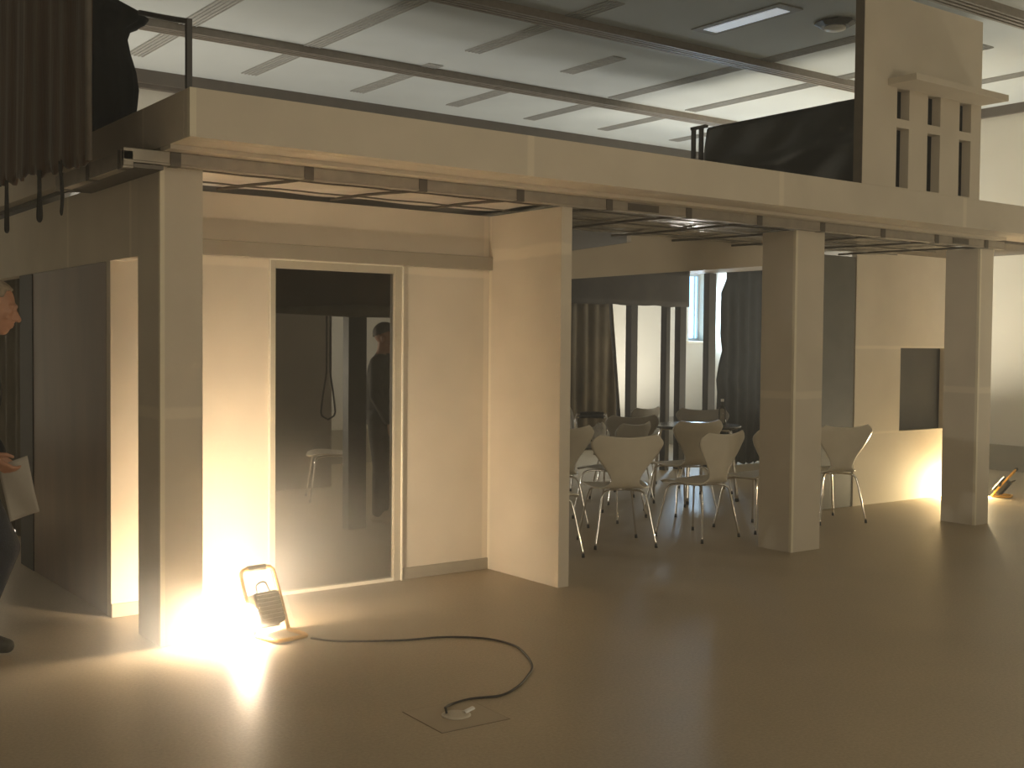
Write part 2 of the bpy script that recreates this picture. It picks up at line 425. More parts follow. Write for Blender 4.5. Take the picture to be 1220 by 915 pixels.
# front and left steel beams with dark clamps
def cbeam(name, label, x0, x1):
    t = thing(name, label, 'beam', (0, 0, 0))
    mb = MB()
    mb.box(x0, x1, -.050, -.002, 2.440, 2.498, .003)
    mb.box(x0, x1, -.053, -.002, 2.430, 2.4395, .002)
    mb.build('profile', M['steel'], t)
    return t
t = cbeam('steel_beam', 'long grey steel beam under the parapet along the front', -.2, 7.575)
for x in (.06, .796, 1.519, 2.219, 2.939, 3.66, 4.376, 5.08, 5.824, 6.551, 7.285):
    MB().box(x - .028, x + .028, -.056, -.0, 2.426, 2.4985, .003).build('clamp', M['darkclamp'], t)
for x0, x1 in ((3.10, 3.38), (6.78, 7.02)):
    MB().box(x0, x1, -.053, -.02, 2.441, 2.489, .003).build('splice_plate', M['darkclamp'], t)
t = thing('steel_beam', 'short grey steel beam on the left side over the hanging straps', 'beam')
mb = MB()
mb.box(-.2, -.151, -.05, 1.13, 2.412, 2.485, .003).box(-.203, -.151, -.05, 1.13, 2.40, 2.4115, .002)
mb.build('profile', M['steel'], t)
MB().box(-.15, -.001, -.05, 1.13, 2.405, 2.425).build('soffit_plank', M['darkclamp'], t)
for y in (.0, .52, 1.0):
    MB().box(-.206, -.15, y - .025, y + .025, 2.395, 2.49, .003).build('clamp', M['darkclamp'], t)

# soffit board and parapet
tag(MB().box(0.0, 7.44, -.145, -.001, 2.4995, 2.522).build('soffit_board', M['plaster']), 'thin plasterboard soffit board between steel beam and parapet', 'board')
t = thing('parapet', 'long plasterboard parapet running round the top of the pavilion', 'parapet')
MB().box(0, 10.4, -.40, -.32, 2.5235, 2.757, .002).build('front_board', M['plaster_fascia'], t)
MB().box(0, .08, -.318, 5.2, 2.5235, 2.757, .002).build('side_board', M['plaster_fascia'], t)
MB().box(.08, 10.4, -.318, .02, 2.5235, 2.545).build('underside_board', M['plaster'], t)
MB().prism([(-.0025, -.37), (-.0025, -.4025), (.03, -.4025), (.03, -.4005), (-.0005, -.4005), (-.0005, -.37)], 'z', 2.526, 2.755).build('corner_bead', M['bead'], t)
tag(MB().box(.09, 9.0, .03, 5.2, 2.5, 2.58).build('roof_deck', M['batten']), 'dark roof deck behind the parapet', 'deck')

# ceilings under the deck: pale paper in the niche, grey foil over the chairs
def grid_ceiling(name, label, x0, x1, y0, y1, z, m, xb, yb, wob):
    t = thing(name, label, 'ceiling sheet')
    def f(u, v):
        x = x0 + (x1 - x0) * u; y = y0 + (y1 - y0) * v
        return (x, y, z + .022 + wob * (math.sin(x * 9.3 + y * 3) * math.sin(y * 11 + x * 1.7)) * 0.5)
    MB().sheet(f, int((x1 - x0) * 24), max(6, int((y1 - y0) * 24)), .004).build('sheet', m, t, True)
    for x in xb:
        pts = [(x - .16 * v + .03 * math.sin(5 * v + x), y0 + (y1 - y0) * v, z) for v in [k / 8 for k in range(9)]]
        MB().tube(pts, .010, 6).build('batten', M['batten'], t)
    for y in yb:
        pts = [(x0 + (x1 - x0) * k / 20, y + .012 * math.sin(k * 1.7 + y * 9), z + .002) for k in range(21)]
        MB().tube(pts, .0055, 6).build('wire', M['batten'], t)
    return t
grid_ceiling('paper_ceiling', 'pale paper ceiling with dark battens over the corner niche', .01, 2.58, .0, .785, 2.445, M['sheet'], [.09, .80, 1.52, 2.22], [.14, .54], .010)
grid_ceiling('foil_ceiling', 'glossy grey foil ceiling with dark battens over the chairs', 2.68, 7.56, .0, 1.38, 2.445, M['foil'], [2.94, 3.66, 4.38, 5.08, 5.82, 6.55, 7.28], [.2, .62, 1.05], .016)

# bay behind the columns
t = thing('bay_wall', 'cream plasterboard wall with a dark square opening beside the far work lamp', 'wall', (0, 0, 0))
mb = MB()
mb.box(7.40, 8.13, 1.382, 1.44, 0, 2.62).box(8.13, 8.90, 1.382, 1.44, 0, .712).box(8.13, 8.90, 1.382, 1.44, 1.555, 2.62).box(8.90, 9.05, 1.382, 1.44, 0, 2.62)
mb.build('board', M['plaster_bay'], t)
MB().box(8.05, 9.30, 1.455, 1.475, .60, 1.66).build('shade_backing', M['shadeback'], t)  # added dark board, stands in for the shade inside the opening
tag(MB().box(6.88, 7.385, 1.385, 1.425, 0.0, 2.435, .003).build('dark_board', M['greyboard']), 'tall dark grey board left of the cream bay wall', 'board')
hd = MB().prism([(3.82, 2.078), (6.87, 2.36), (6.87, 2.4995), (4.45, 2.4995), (4.45, 2.405), (3.82, 2.30)], 'y', 1.40, 1.45).build('plasterboard_header', M['plaster'])
tag(hd, 'plasterboard header with slanting lower edge hanging over the chairs', 'header')

# rear frame at y = 4.8: dark beam, black studs, leaning pole, drapes
ry = 4.8
def wav(v, s): return math.sin(v * 17 + s) * .6 + math.sin(v * 31 + 2 * s) * .4
t = tag(MB().sheet(lambda u, v: (6.05 + 2.39 * u, ry - .10 + .012 * wav(u, 1) * (1 - v * .5), 2.045 + .45 * v + .008 * wav(u * 1.3, 4) * (1 - v)), 50, 6, .03).build('beam_drape', M['darkbeam'], None, True),
        'dark cloth draped along the rear beam above the studs', 'drape')
SG = 'black studs in front of the far hall wall'
for x0, x1, lab in ((7.53, 7.64, 'black stud, leftmost of the rear row, right of the leaning pole'), (8.12, 8.19, 'thin black stud, second from left in the rear row'),
                    (8.36, 8.47, 'black stud, third from left in the rear row'), (8.87, 9.0, 'black stud right of the blue window, beside the black curtain')):
    tag(MB().box(x0, x1, ry - .04, ry + .06, 0, 2.495, .004).build('black_stud', M['blackwood']), lab, 'stud', SG)
mb = MB().tube([(7.55, ry + .12, 0.0), (7.48, ry + .12, .70), (7.33, ry + .12, 2.07)], .028, 8)
mb.box(7.22, 7.42, ry + .10, ry + .14, 1.28, 1.30)
tag(mb.build('leaning_pole', M['blackwood']), 'dark leaning pole left of the studs with a small crossbar', 'pole')
def drape(name, m, p0, p1, z0, z1, amp, folds, th=.012, edge=None, nz=14, nu=80, seed=0.0):
    p0 = Vector((p0[0], p0[1], 0)); p1 = Vector((p1[0], p1[1], 0))
    d_ = p1 - p0; nrm = Vector((-d_.y, d_.x, 0)).normalized()
    def f(u, v):
        e0, e1 = (edge(v) if edge else (0, 1))
        uu = e0 + (e1 - e0) * u
        a = amp * (math.sin(uu * folds * 2 * PI + seed) + .45 * math.sin(uu * folds * 4.7 + 1.3 + seed + v * 1.5)) * (1.0 - .35 * v)
        p = p0 + d_ * uu + nrm * a
        zb = z0 + (.015 * math.sin(uu * folds * 9 + seed) if amp > 0 else 0)
        return (p.x, p.y, zb + (z1 - zb) * v)
    return MB().sheet(f, nu, nz, th).build(name, m, None, True)
o = drape('grey_drape', M['greydrape'], (6.55, ry), (7.36, ry), .42, 2.10, .022, 5, edge=lambda v: (0, 1.0 - .2 * v), seed=1)
tag(o, 'grey brown drape hanging left of the leaning pole', 'drape')
o = drape('black_curtain', M['black'], (9.12, ry - .02), (10.6, ry - .02), .016, 2.62, .03, 8, edge=lambda v: (-.055 * math.exp(-((v - .46) / .06) ** 2) + .05 * math.exp(-((v - .53) / .04) ** 2) - .03 * math.exp(-((v - .2) / .2) ** 2) + (0 if v < .90 else .05), 1), seed=2)
tag(o, 'black curtain right of the blue window', 'curtain')

# room behind the glass door
mb = MB().box(2.595, 2.765, 2.80, 2.90, 0, 2.45, .003)
tag(mb.build('black_post', M['blackwood']), 'black post seen through the glass door beside the chair', 'post')
o = MB().sheet(lambda u, v: (.75 + 2.6 * u, 2.62 + .05 * math.sin(v * 5) + .02 * wav(u, 3), 1.80 + .42 * v + .02 * wav(u * .7, 2) * (1 - v)), 50, 10, .06).build('rolled_drape', M['browncloth'], None, True)
tag(o, 'brown rolled drape hanging behind the top of the glass door', 'drape')
tag(MB().tube([(1.7, 2.47, 1.80), (2.4, 2.46, 1.81), (3.3, 2.46, 1.82)], [.02, .05, .055], 14).build('cloth_roll', M['greydrape'], None, True), 'pale rolled cloth edge below the brown drape behind glass', 'cloth')
def loop_strap(name, label, c, ztop, zbot, wid, ax, th=.006, bw=.02, group=None, neck=None):
    # closed hanging loop of flat webbing
    cx, cy = c
    L = ztop - zbot
    pts = []
    n = 30
    nk = neck if neck is not None else ztop
    prof = lambda z: wid * math.sqrt(max(0, 1 - ((z - (zbot + wid)) / wid) ** 2)) if z < zbot + wid else (wid * max(.25, 1 - ((z - zbot - wid) / max(1e-3, (nk - zbot - wid))) ** 1.2) if z < nk else wid * .25)
    zs = [ztop - L * k / n for k in range(n + 1)]
    left = [(-prof(z), z) for z in zs]; right = [(prof(z), z) for z in zs]
    poly = left + right[::-1]
    mb = MB()
    P = []
    for s_, z in poly:
        P.append((cx + s_, cy, z) if ax == 'x' else (cx, cy + s_, z))
    mb.tube(P, [th] * len(P), 8)
    o = mb.build(name, M['strap'], None, True)
    for v in o.data.vertices:
        if ax == 'x': v.co.y = cy + (v.co.y - cy) * bw / th * .5
        else: v.co.x = cx + (v.co.x - cx) * bw / th * .5
    return tag(o, label, 'strap', group)
tag(drape('brown_drape', M['greydrape'], (.30, 2.80), (.30, 5.1), .01, 2.46, .02, 8), 'grey brown drape in the opening behind the walking person', 'drape')
loop_strap('strap_loop', 'black strap loop hanging behind the glass door', (2.375, 2.74), 1.84, .93, .065, 'x', .007, .02, neck=1.40)
tag(MB().box(2.98, 3.86, 5.5, 5.56, 0, 2.45, .003).build('grey_partition', mat('grey_partition_paint', (.30, .28, .24), .6, .05)), 'grey partition seen at the left side of the glass door', 'partition')

# ------------------------------------------------------------------ top of the pavilion
# tall panel with slits
t = thing('slit_panel', 'tall plasterboard panel with three columns of slits above the parapet', 'panel')
PY0, PY1 = -.399, -.322
PX0, PX1, PZ0, PZ1 = 5.08, 6.60, 2.7575, 4.18
sl = [(5.485, 5.638), (5.876, 6.042), (6.30, 6.46)]
zb = [(2.766, 3.213), (3.277, 3.505)]
mb = MB()
xsx = [PX0] + [v for a in sl for v in a] + [PX1]
for i in range(0, len(xsx), 2):
    mb.box(xsx[i], xsx[i + 1], PY0, PY1, PZ0, PZ1)
for a, b in sl:
    mb.box(a, b, PY0, PY1, PZ0, zb[0][0]).box(a, b, PY0, PY1, zb[0][1], zb[1][0]).box(a, b, PY0, PY1, zb[1][1], PZ1)
mb.build('board', M['plaster'], t)
MB().box(5.365, 6.585, -.645, PY0 - .0005, 3.508, 3.556, .002).build('ledge', M['plaster'], t)
MB().box(PX0 - .004, PX0 - .0002, PY0 + .001, PY1, PZ0, PZ1).build('shaded_edge', M['edgeshade'], t)  # thin strip that paints shade onto the panel's left side
# black plastic draped frame behind it
t = thing('covered_frame', 'frame covered with black plastic sheeting left of the slit panel', 'covered frame')
def fo(u, v):
    y = -.318 + 1.568 * u
    z = 2.60 + (.795 + .006 * math.sin(u * 9)) * v
    x = 5.16 + (.014 * math.sin(u * 17 + v * 9) + .03 * math.sin(u * 9 - v * 6) * (1 - v)) - .03 * math.exp(-((v - .62 + .15 * u) / .08) ** 2)
    if u > .88 and v < .62: x += .05 * (u - .88) / .12
    return (x, y, z)
MB().sheet(fo, 60, 30, .008).build('side_sheet', M['blackfoil'], t, True)
MB().sheet(lambda u, v: (5.22 + 1.36 * u, -.285 + .012 * math.sin(u * 23 + v * 3), 2.60 + .98 * v), 40, 16, .008).build('front_sheet', M['blackfoil'], t, True)
MB().sheet(lambda u, v: (5.17 + 1.4 * u, -.25 + 1.49 * v, 3.402 - .02 * math.sin(u * 8) ** 2 * math.sin(v * PI)), 30, 30, .008).build('top_sheet', M['blackfoil'], t, True)
fm = MB().box(5.14, 5.17, 1.29, 1.32, 2.581, 3.405).box(5.14, 5.17, 1.38, 1.41, 2.581, 3.42).box(5.14, 5.17, 1.24, 1.42, 3.405, 3.43).box(5.14, 5.17, 1.24, 1.40, 2.96, 2.98)
fm.build('metal_frame', M['lampbody'], t)

# guard rail above the corner
t = thing('guard_rail', 'thin dark metal guard rail standing on the parapet corner', 'railing')
MB().box(-.0, .026, -.362, -.336, 2.757, 3.086).build('post', M['lampbody'], t)
MB().tube([(.013, -.349, 3.075), (-.06, -.22, 3.11), (-.12, -.05, 3.16)], .013, 8).build('top_rail', M['lampbody'], t)
# black curtain bundle behind the parapet
t = thing('curtain_bundle', 'bundled black curtain bulging behind the parapet at top left', 'curtain')
prof = [(2.585, .20), (2.9, .22), (3.1, .25), (3.3, .265), (3.42, .25), (3.55, .215), (3.64, .20), (3.70, .22), (3.75, .31), (3.79, .34), (3.84, .28), (3.92, .20), (4.05, .16), (4.2, .12)]
mb = MB(); rings = []
n = 64
for z, r in prof:
    ring = []
    for k in range(n):
        a = 2 * PI * k / n
        rr = r * (1 + .06 * math.sin(a * 11 + z * 3) + .03 * math.sin(a * 23))
        ring.append(mb.bm.verts.new((rr * math.cos(a) - max(0, z - 3.80) * 1.2, rr * math.sin(a) * .9, z)))
    rings.append(ring)
for i in range(len(rings) - 1):
    for k in range(n):
        mb.bm.faces.new((rings[i][k], rings[i][(k + 1) % n], rings[i + 1][(k + 1) % n], rings[i + 1][k]))
mb.bm.faces.new(rings[0][::-1]); mb.bm.faces.new(rings[-1])
mb.build('cloth', M['black'], t, True)
t.location = (.42, 2.42, 0)

# brown velvet drape hung in front of the left side, with straps
t = thing('brown_drape', 'heavy brown velvet drape hanging at the top left corner of the photo', 'drape')
def bd(u, v):
    y = -.155 + 2.9 * u
    a = .010 * math.sin(u * 31 + .6 * math.sin(v * 3)) + .006 * math.sin(u * 83 + v * 2) + .014 * math.sin(u * 13 + v)
    zb_ = 2.392 + .055 * u * 2.9 * .8 + .018 * math.sin(u * 120) * math.sin(u * 37) + .012 * math.sin(u * 61)
    return (-.40 + a * (1 - .3 * v), y, zb_ + (3.75 - zb_) * v)
MB().sheet(bd, 160, 24, .014).build('cloth', M['browncloth'], t, True)
MB().tube([(-.40, -.165, 2.40), (-.402, -.168, 3.0), (-.40, -.165, 3.74)], .016, 8).build('edge_hem', M['batten'], t, True)
MB().tube([(-.40, -.3, 3.76), (-.40, 2.9, 3.76)], .025, 10).build('hanging_pipe', M['track'], t, True)
SGp = 'black straps hanging below the brown drape'
loop_strap('strap_loop', 'black strap loop hanging at the left edge of the photo', (-.42, 1.306), 2.46, 2.166, .024, 'y', .005, .018, SGp)
loop_strap('strap_loop', 'open black strap loop, middle one below the brown drape', (-.42, .616), 2.44, 2.173, .030, 'y', .005, .018, SGp, neck=2.36)
mb = MB().sheet(lambda u, v: (-.42 + .005 * math.sin(v * 5), .195 + .042 * u, 2.171 + .022 * abs(2 * u - 1) ** 2 + (.25) * v), 8, 12, .006)
tag(mb.build('strap_end', M['strap']), 'broad black strap end hanging nearest the corner column', 'strap', SGp)

# ------------------------------------------------------------------ chairs
prof_c = [(0.00, .250, .440, .165, 0.0), (.06, .225, .455, .215, 0.0), (.15, .13, .466, .245, -.012), (.25, .02, .458, .250, -.018), (.36, -.10, .452, .225, -.012),
          (.44, -.165, .462, .165, 0.0), (.50, -.205, .500, .118, .012), (.56, -.225, .550, .125, .02), (.64, -.240, .615, .165, .03), (.74, -.258, .690, .225, .04),
          (.84, -.275, .765, .275, .05), (.92, -.288, .820, .290, .055), (1.0, -.300, .868, .262, .055)]
def sm(tab, t):
    for i in range(len(tab) - 1):
        if t <= tab[i + 1][0] or i == len(tab) - 2:
            a, b = tab[i], tab[i + 1]
            z_ = tab[max(0, i - 1)]; c = tab[min(len(tab) - 1, i + 2)]
            k = max(0, min(1, (t - a[0]) / (b[0] - a[0])))
            out = []
            for j in range(1, len(a)):
                m0 = (b[j] - z_[j]) / max(1e-6, (b[0] - z_[0])) * (b[0] - a[0])
                m1 = (c[j] - a[j]) / max(1e-6, (c[0] - a[0])) * (b[0] - a[0])
                out.append((2 * k**3 - 3 * k**2 + 1) * a[j] + (k**3 - 2 * k**2 + k) * m0 + (-2 * k**3 + 3 * k**2) * b[j] + (k**3 - k**2) * m1)
            return out
def shell_f(u, v):
    y, z, hw, cv = sm(prof_c, u)
    s = 2 * v - 1
    x = hw * s
    s2 = abs(s) ** 2.2
    if u < .42:
        z += cv * s2 * (-.6)
        y -= .03 * s2 * max(0, (.1 - u) / .1)
    else:
        y += cv * s2
        k = max(0, (u - .84) / .16)
        z += k * (.020 * s2 - .012 * math.cos(s * PI * .5) - .035 * max(0, abs(s) - .86) / .14)
        y -= k * .01 * s2
    return (x, y, z)
def make_chair(name, label, group, m, arms=False):
    t = thing(name, label, 'chair', (0, 0, 0), 0, group)
    MB().sheet(shell_f, 64, 26, .011).build('seat_shell', m, t, True)
    mb = MB().lathe([(.075, .425), (.085, .432), (.085, .443), (.03, .447)], n=24)
    mb.build('under_frame', M['chrome'], t, True)
    for sx in (-1, 1):
        for sy in (-1, 1):
            fx, fy = .245 * sx, (.235 if sy > 0 else -.235)
            pts = catmull([(.03 * sx, .03 * sy, .430), (.12 * sx, .12 * sy, .432), (.165 * sx, .165 * sy, .415), (.185 * sx, .183 * sy, .36), (.215 * sx, .21 * sy, .18), (fx, fy, .012)], 5)
            lg = MB().tube(pts, .0085, 8).build('leg', M['chrome'], t, True)
            MB().tube([(fx - .002 * sx, fy - .002 * sy, .03), (fx, fy, 0.0)], [.0105, .012], 10).build('foot_cap', M['rubber'], lg, True)
    if arms:
        for sx in (-1, 1):
            pts = catmull([(.16 * sx, -.16, .42), (.27 * sx, -.17, .50), (.295 * sx, -.19, .76), (.295 * sx, -.14, .795), (.295 * sx, .10, .795), (.29 * sx, .14, .76), (.27 * sx, .13, .52), (.15 * sx, .10, .43)], 6)
            a = MB().tube(pts, .010, 8).build('arm_tube', M['chrome'], t, True)
            MB().tube(catmull([(.295 * sx, -.15, .80), (.297 * sx, -.02, .805), (.295 * sx, .11, .80)], 4), .019, 10).build('arm_pad', M['rubber'], a, True)
    return t
def children(o): return [c for c in list(bpy.data.objects) if c.parent == o]
def copy_tree(o, parent=None):
    c = o.copy(); COL.objects.link(c)
    if parent is not None: c.parent = parent
    for ch in children(o): copy_tree(ch, c)
    return c
def put(o, x, y, hx, hy):
    o.location = (x, y, 0); o.rotation_euler = (0, 0, math.atan2(hy, hx) - PI / 2)
CG = 'cream shell chairs around the round table'
chair = make_chair('shell_chair', 'cream shell chair nearest the partition wall, its broad back to the camera', CG, M['shell'])
put(chair, 4.017, 1.05, .40, .92)
for x, y, hx, hy, lab in (
        (4.79, .93, -.12, .99, 'cream shell chair left of the middle column, in the front row of chairs'),
        (5.52, .975, .0, 1., 'cream shell chair mostly hidden behind the middle column'),
        (6.42, .92, .26, .97, 'cream shell chair right of the middle column, against the dark grey board'),
        (5.68, 2.02, .10, 1., 'cream shell chair pushed to the round table, behind the front row'),
        (4.12, 2.03, .10, 1., 'cream shell chair half hidden by the partition wall edge'),
        (3.17, .97, 1., .02, 'chair hidden by the partition wall except one slanting chrome leg'),
        (3.40, 4.62, -.75, .30, 'pale shell chair seen through the glass door')):
    c = copy_tree(chair); put(c, x, y, hx, hy); c['label'] = lab
    if 'glass door' in lab: del c['group']
CG2 = 'shaded-grey shell chairs at the far side of the table'
gch = make_chair('shell_chair', 'shaded-grey shell chair showing just above the nearest cream chair back', CG2, M['shellshade'])
put(gch, 4.87, 2.10, -.28, .96)
for x, y, hx, hy, lab in ((5.73, 2.90, .3, .95, 'shaded-grey shell chair, second of three in line behind the nearest cream chair'),
                          (6.75, 3.95, -.25, 1., 'shaded-grey shell chair, farthest of three in line behind the nearest cream chair'),
                          (7.02, 3.00, -.6, -.8, 'shaded-grey shell chair facing the camera across the round table')):
    c = copy_tree(gch); put(c, x, y, hx, hy); c['label'] = lab
ac = make_chair('armchair', 'shell chair with black padded chrome arms near the grey drape', None, M['shellshade'], True)
put(ac, 6.14, 3.82, .75, -.65)
o = MB().sheet(lambda u, v: (0, 0, 0), 1, 1, .01)
o.bm.free()
mb = MB()
bmesh.ops.create_icosphere(mb.bm, subdivisions=4, radius=1)
for v in mb.bm.verts:
    c = v.co
    k = 1 + .12 * math.sin(c.x * 7 + c.z * 5) * math.sin(c.y * 8 + 1) + .06 * math.sin(c.z * 15 + c.x * 9)
    v.co = Vector((c.x * .12 * k, c.y * .10 * k, .155 + c.z * .15 * k))
    if v.co.z < .012: v.co.z = .012
bg = mb.build('plastic_bag', M['bag'], None, True)
bg.location = (6.20, 3.77, .456)
bg.scale = (.85, .85, .85)
tag(bg, 'crumpled white plastic bag sitting on the armchair', 'bag')

# round table and bottle
t = thing('round_table', 'round dark table with thin top among the chairs', 'table', (6.45, 2.60, 0))
MB().lathe([(.44, .735), (.455, .740), (.462, .750), (.455, .760), (.44, .762), (.01, .762)], n=64).build('tabletop', M['tabletop'], t)
MB().lathe([(.07, .705), (.10, .725), (.10, .735)], n=24).build('hub', M['lampbody'], t, True)
for k in range(4):
    a = R(35 + 90 * k)
    c, s_ = math.cos(a), math.sin(a)
    lg = MB().tube(catmull([(.05 * c, .05 * s_, .720), (.30 * c, .30 * s_, .715), (.36 * c, .36 * s_, .67), (.40 * c, .40 * s_, .3), (.43 * c, .43 * s_, .012)], 5), .018, 10).build('leg', M['chrome'], t, True)
    MB().tube([(.428 * c, .428 * s_, .03), (.43 * c, .43 * s_, 0)], .021, 10).build('foot_cap', M['rubber'], lg, True)
t = thing('bottle', 'clear glass bottle standing on the round table', 'bottle', (6.66, 2.43, .762))
MB().lathe([(.034, 0), (.037, .006), (.037, .15), (.030, .175), (.014, .20), (.013, .245), (.015, .248), (.015, .255)], n=24).build('glass_body', M['bottle'], t, True)
MB().lathe([(.0162, .236), (.0168, .257), (.016, .262), (.004, .263)], n=20).build('cap', M['whiteplastic'], t, True)

# ------------------------------------------------------------------ work lamps
def work_lamp(label, loc, rotz, lean, gm):
    """tube stand with foam grip; local +y is where the flood points"""
    t = thing('work_lamp', label, 'work lamp', loc, rotz)
    W2 = .105
    ca, sa = math.cos(lean), math.sin(lean)
    def T(x, y, z): return (x, y * ca + z * sa, z * ca - y * sa)     # lean towards +y
    hoop = [(-W2, 0, .0), (-W2, 0, .30), (-W2 + .012, 0, .345), (-W2 + .045, 0, .358), (W2 - .045, 0, .358), (W2 - .012, 0, .345), (W2, 0, .30), (W2, 0, .0)]
    P = catmull([T(*q) for q in hoop], 5)
    stand = MB().tube([(p.x, p.y, p.z + .012) for p in P], .011, 10).build('stand_tube', M['tube_y'], t, True)
    MB().tube([Vector(T(x, 0, .358)) + Vector((0, 0, .012)) for x in (-.055, 0, .055)], .017, 12).build('foam_grip', M['grip'], stand, True)
    ft = MB().tube(catmull([(-W2, 0, .012), (-W2, -.10, .012), (-W2 + .01, -.165, .012), (-W2 + .04, -.18, .012), (W2 - .04, -.18, .012), (W2 - .01, -.165, .012), (W2, -.10, .012), (W2, 0, .012)], 4), .011, 10)
    ft.build('floor_foot', M['tube_y'], t, True)
    # housing: rounded box with cooling ribs, pivoted between the tubes
    mb = MB().box(-.082, .082, -.045, .035, .05, .225, .016)
    for k in range(7):
        z = .075 + k * .022
        mb.box(-.07, .07, -.058, -.040, z, z + .007, .002)
    h = mb.build('housing', M['lampbody'], t)
    MB().box(-.088, .088, .0355, .046, .044, .231, .004).build('bezel', M['lampbody'], h)
    MB().box(-.074, .074, .0465, .049, .060, .215).build('lit_glass', gm, h)
    MB().tube(catmull([(-.05, -.03, .222), (-.055, -.05, .262), (-.01, -.06, .272), (.02, -.045, .222)], 5), .005, 8).build('carry_wire', M['cable'], h, True)
    for sx in (-1, 1):
        MB().lathe([(.006, 0), (.018, .002), (.018, .02), (.006, .022)], c=(0, 0, 0), n=14, axis='x').build('pivot_knob', M['grip'], h, True).location = (.115 * sx - .011, 0.02, .15)
    h.matrix_local = Matrix.Translation((0, 0, .0)) @ Matrix.Rotation(-lean, 4, 'X') @ Matrix.Translation((0, 0, 0.004))
    return t
L1 = (.575, -.080, 0)
work_lamp('yellow tube work lamp glaring on the floor beside the corner column', L1, R(10), R(25), M['lampglass'])
L2 = (9.33, 1.06, 0)
work_lamp('yellow tube work lamp on the floor behind the right column', L2, R(24), R(-38), M['lampglass2'])

def area(name, loc, direction, size, watts, col, shape='DISK', sy=None, spread=180):
    l = bpy.data.lights.new(name, 'AREA')
    l.shape = shape; l.size = size
    if sy: l.size_y = sy
    l.energy = watts; l.color = col; l.spread = R(spread)
    o = bpy.data.objects.new(name, l); COL.objects.link(o)
    o.location = loc
    o.rotation_euler = Vector(direction).to_track_quat('-Z', 'Y').to_euler()
    return o
WARM = (1.0, .82, .60)
area('flood_beam', (.50, -.012, .15), (-.30, .12, -.50), .12, 350, WARM)
area('flood_beam', (.54, .03, .16), (.65, .5, .45), .12, 60, WARM)
area('flood_beam', (9.22, 1.22, .10), (-.40, .12, -.6), .12, 75, (1.0, .80, .46))
area('flood_beam', (9.20, 1.24, .14), (-.8, .4, .3), .12, 14, (1.0, .80, .46))
def point(name, loc, watts, col, r=.04):
    l = bpy.data.lights.new(name, 'POINT'); l.energy = watts; l.color = col; l.shadow_soft_size = r
    o = bpy.data.objects.new(name, l); COL.objects.link(o); o.location = loc
    return o


point('flood_spill', (.49, .04, .13), 24, WARM, .03)

# cables
cp = [(.70, -.28, .006), (.80, -.42, .005), (1.056, -.576, .005), (1.293, -.654, .005), (1.45, -.80, .005), (1.492, -.98, .005), (1.44, -1.16, .005), (1.329, -1.364, .005), (1.19, -1.50, .005), (1.07, -1.592, .005), (.93, -1.655, .005), (.80, -1.62, .005), (.69, -1.635, .006), (.61, -1.70, .020), (.588, -1.735, .030), (.584, -1.748, .012)]
tag(MB().tube(catmull(cp, 6), .0055, 8).build('power_cable', M['cable'], None, True), 'dark power cable curving over the floor to the floor socket', 'cable')
cp = [(9.62, .86, .006), (9.80, .80, .005), (10.1, 1.0, .005), (10.5, .8, .005), (11.1, .9, .005), (11.6, .5, .005)]
tag(MB().tube(catmull(cp, 6), .006, 8).build('power_cable', M['cable'], None, True), 'dark power cable trailing from the far work lamp', 'cable')
t = thing('floor_socket', 'square floor socket hatch with a round plastic cover', 'floor socket', (.62, -1.766, 0), R(-2))
MB().box(-.165, .165, -.158, .166, 0.0, .0012).build('seam', M['gap'], t)
MB().box(-.162, .162, -.155, .163, .0012, .0022, .0006).build('hatch', M['plate'], t)
MB().lathe([(.062, .0026), (.062, .006), (.052, .009), (.004, .0095)], n=32).build('round_cover', M['cover'], t, True)
MB().sheet(lambda u, v: (.035 + .045 * u, -.022 + .03 * v, .010 + .012 * u + .006 * math.sin(v * 3)), 6, 4, .003).build('flap', M['whiteplastic'], t, True)

# ------------------------------------------------------------------ people
def capsules(parts, voxel, smooth_it=6):
    """union of tapered capsules / ellipsoids -> one continuous mesh"""
    bm = bmesh.new()
    for p in parts:
        if p[0] == 'c':
            _, a, b, ra, rb = p
            a, b = Vector(a), Vector(b)
            d_ = (b - a); q = d_.to_track_quat('Z', 'Y')
            L_ = d_.length
            n, m_ = 20, 6
            rings = []
            seq = []
            for i in range(m_ + 1):
                th = -PI / 2 + PI / 2 * i / m_
                seq.append((ra * math.cos(th), ra * math.sin(th)))
            for i in range(m_ + 1):
                th = PI / 2 * i / m_
                seq.append((rb * math.cos(th), L_ + rb * math.sin(th)))
            for r, h in seq:
                r = max(r, 1e-4)
                rings.append([bm.verts.new(a + q @ Vector((r * math.cos(2 * PI * k / n), r * math.sin(2 * PI * k / n), h))) for k in range(n)])
            for i in range(len(rings) - 1):
                for k in range(n):
                    bm.faces.new((rings[i][k], rings[i][(k + 1) % n], rings[i + 1][(k + 1) % n], rings[i + 1][k]))
            bm.faces.new(rings[0][::-1]); bm.faces.new(rings[-1])
        elif p[0] == 'e':
            _, c, r, rot = p
            res = bmesh.ops.create_icosphere(bm, subdivisions=4, radius=1)
            mt = Matrix.Translation(c) @ Matrix.Rotation(rot, 4, 'Y') @ Matrix.Diagonal((*r, 1))
            for v in res['verts']: v.co = mt @ v.co
    me = bpy.data.meshes.new('tmp'); bm.to_mesh(me); bm.free()
    o = bpy.data.objects.new('tmp', me); COL.objects.link(o)
    md = o.modifiers.new('r', 'REMESH'); md.mode = 'VOXEL'; md.voxel_size = voxel
    m2 = o.modifiers.new('s', 'SMOOTH'); m2.factor = .5; m2.iterations = smooth_it
    dg = bpy.context.evaluated_depsgraph_get()
    out = bpy.data.meshes.new_from_object(o.evaluated_get(dg))
    bpy.data.objects.remove(o)
    return out

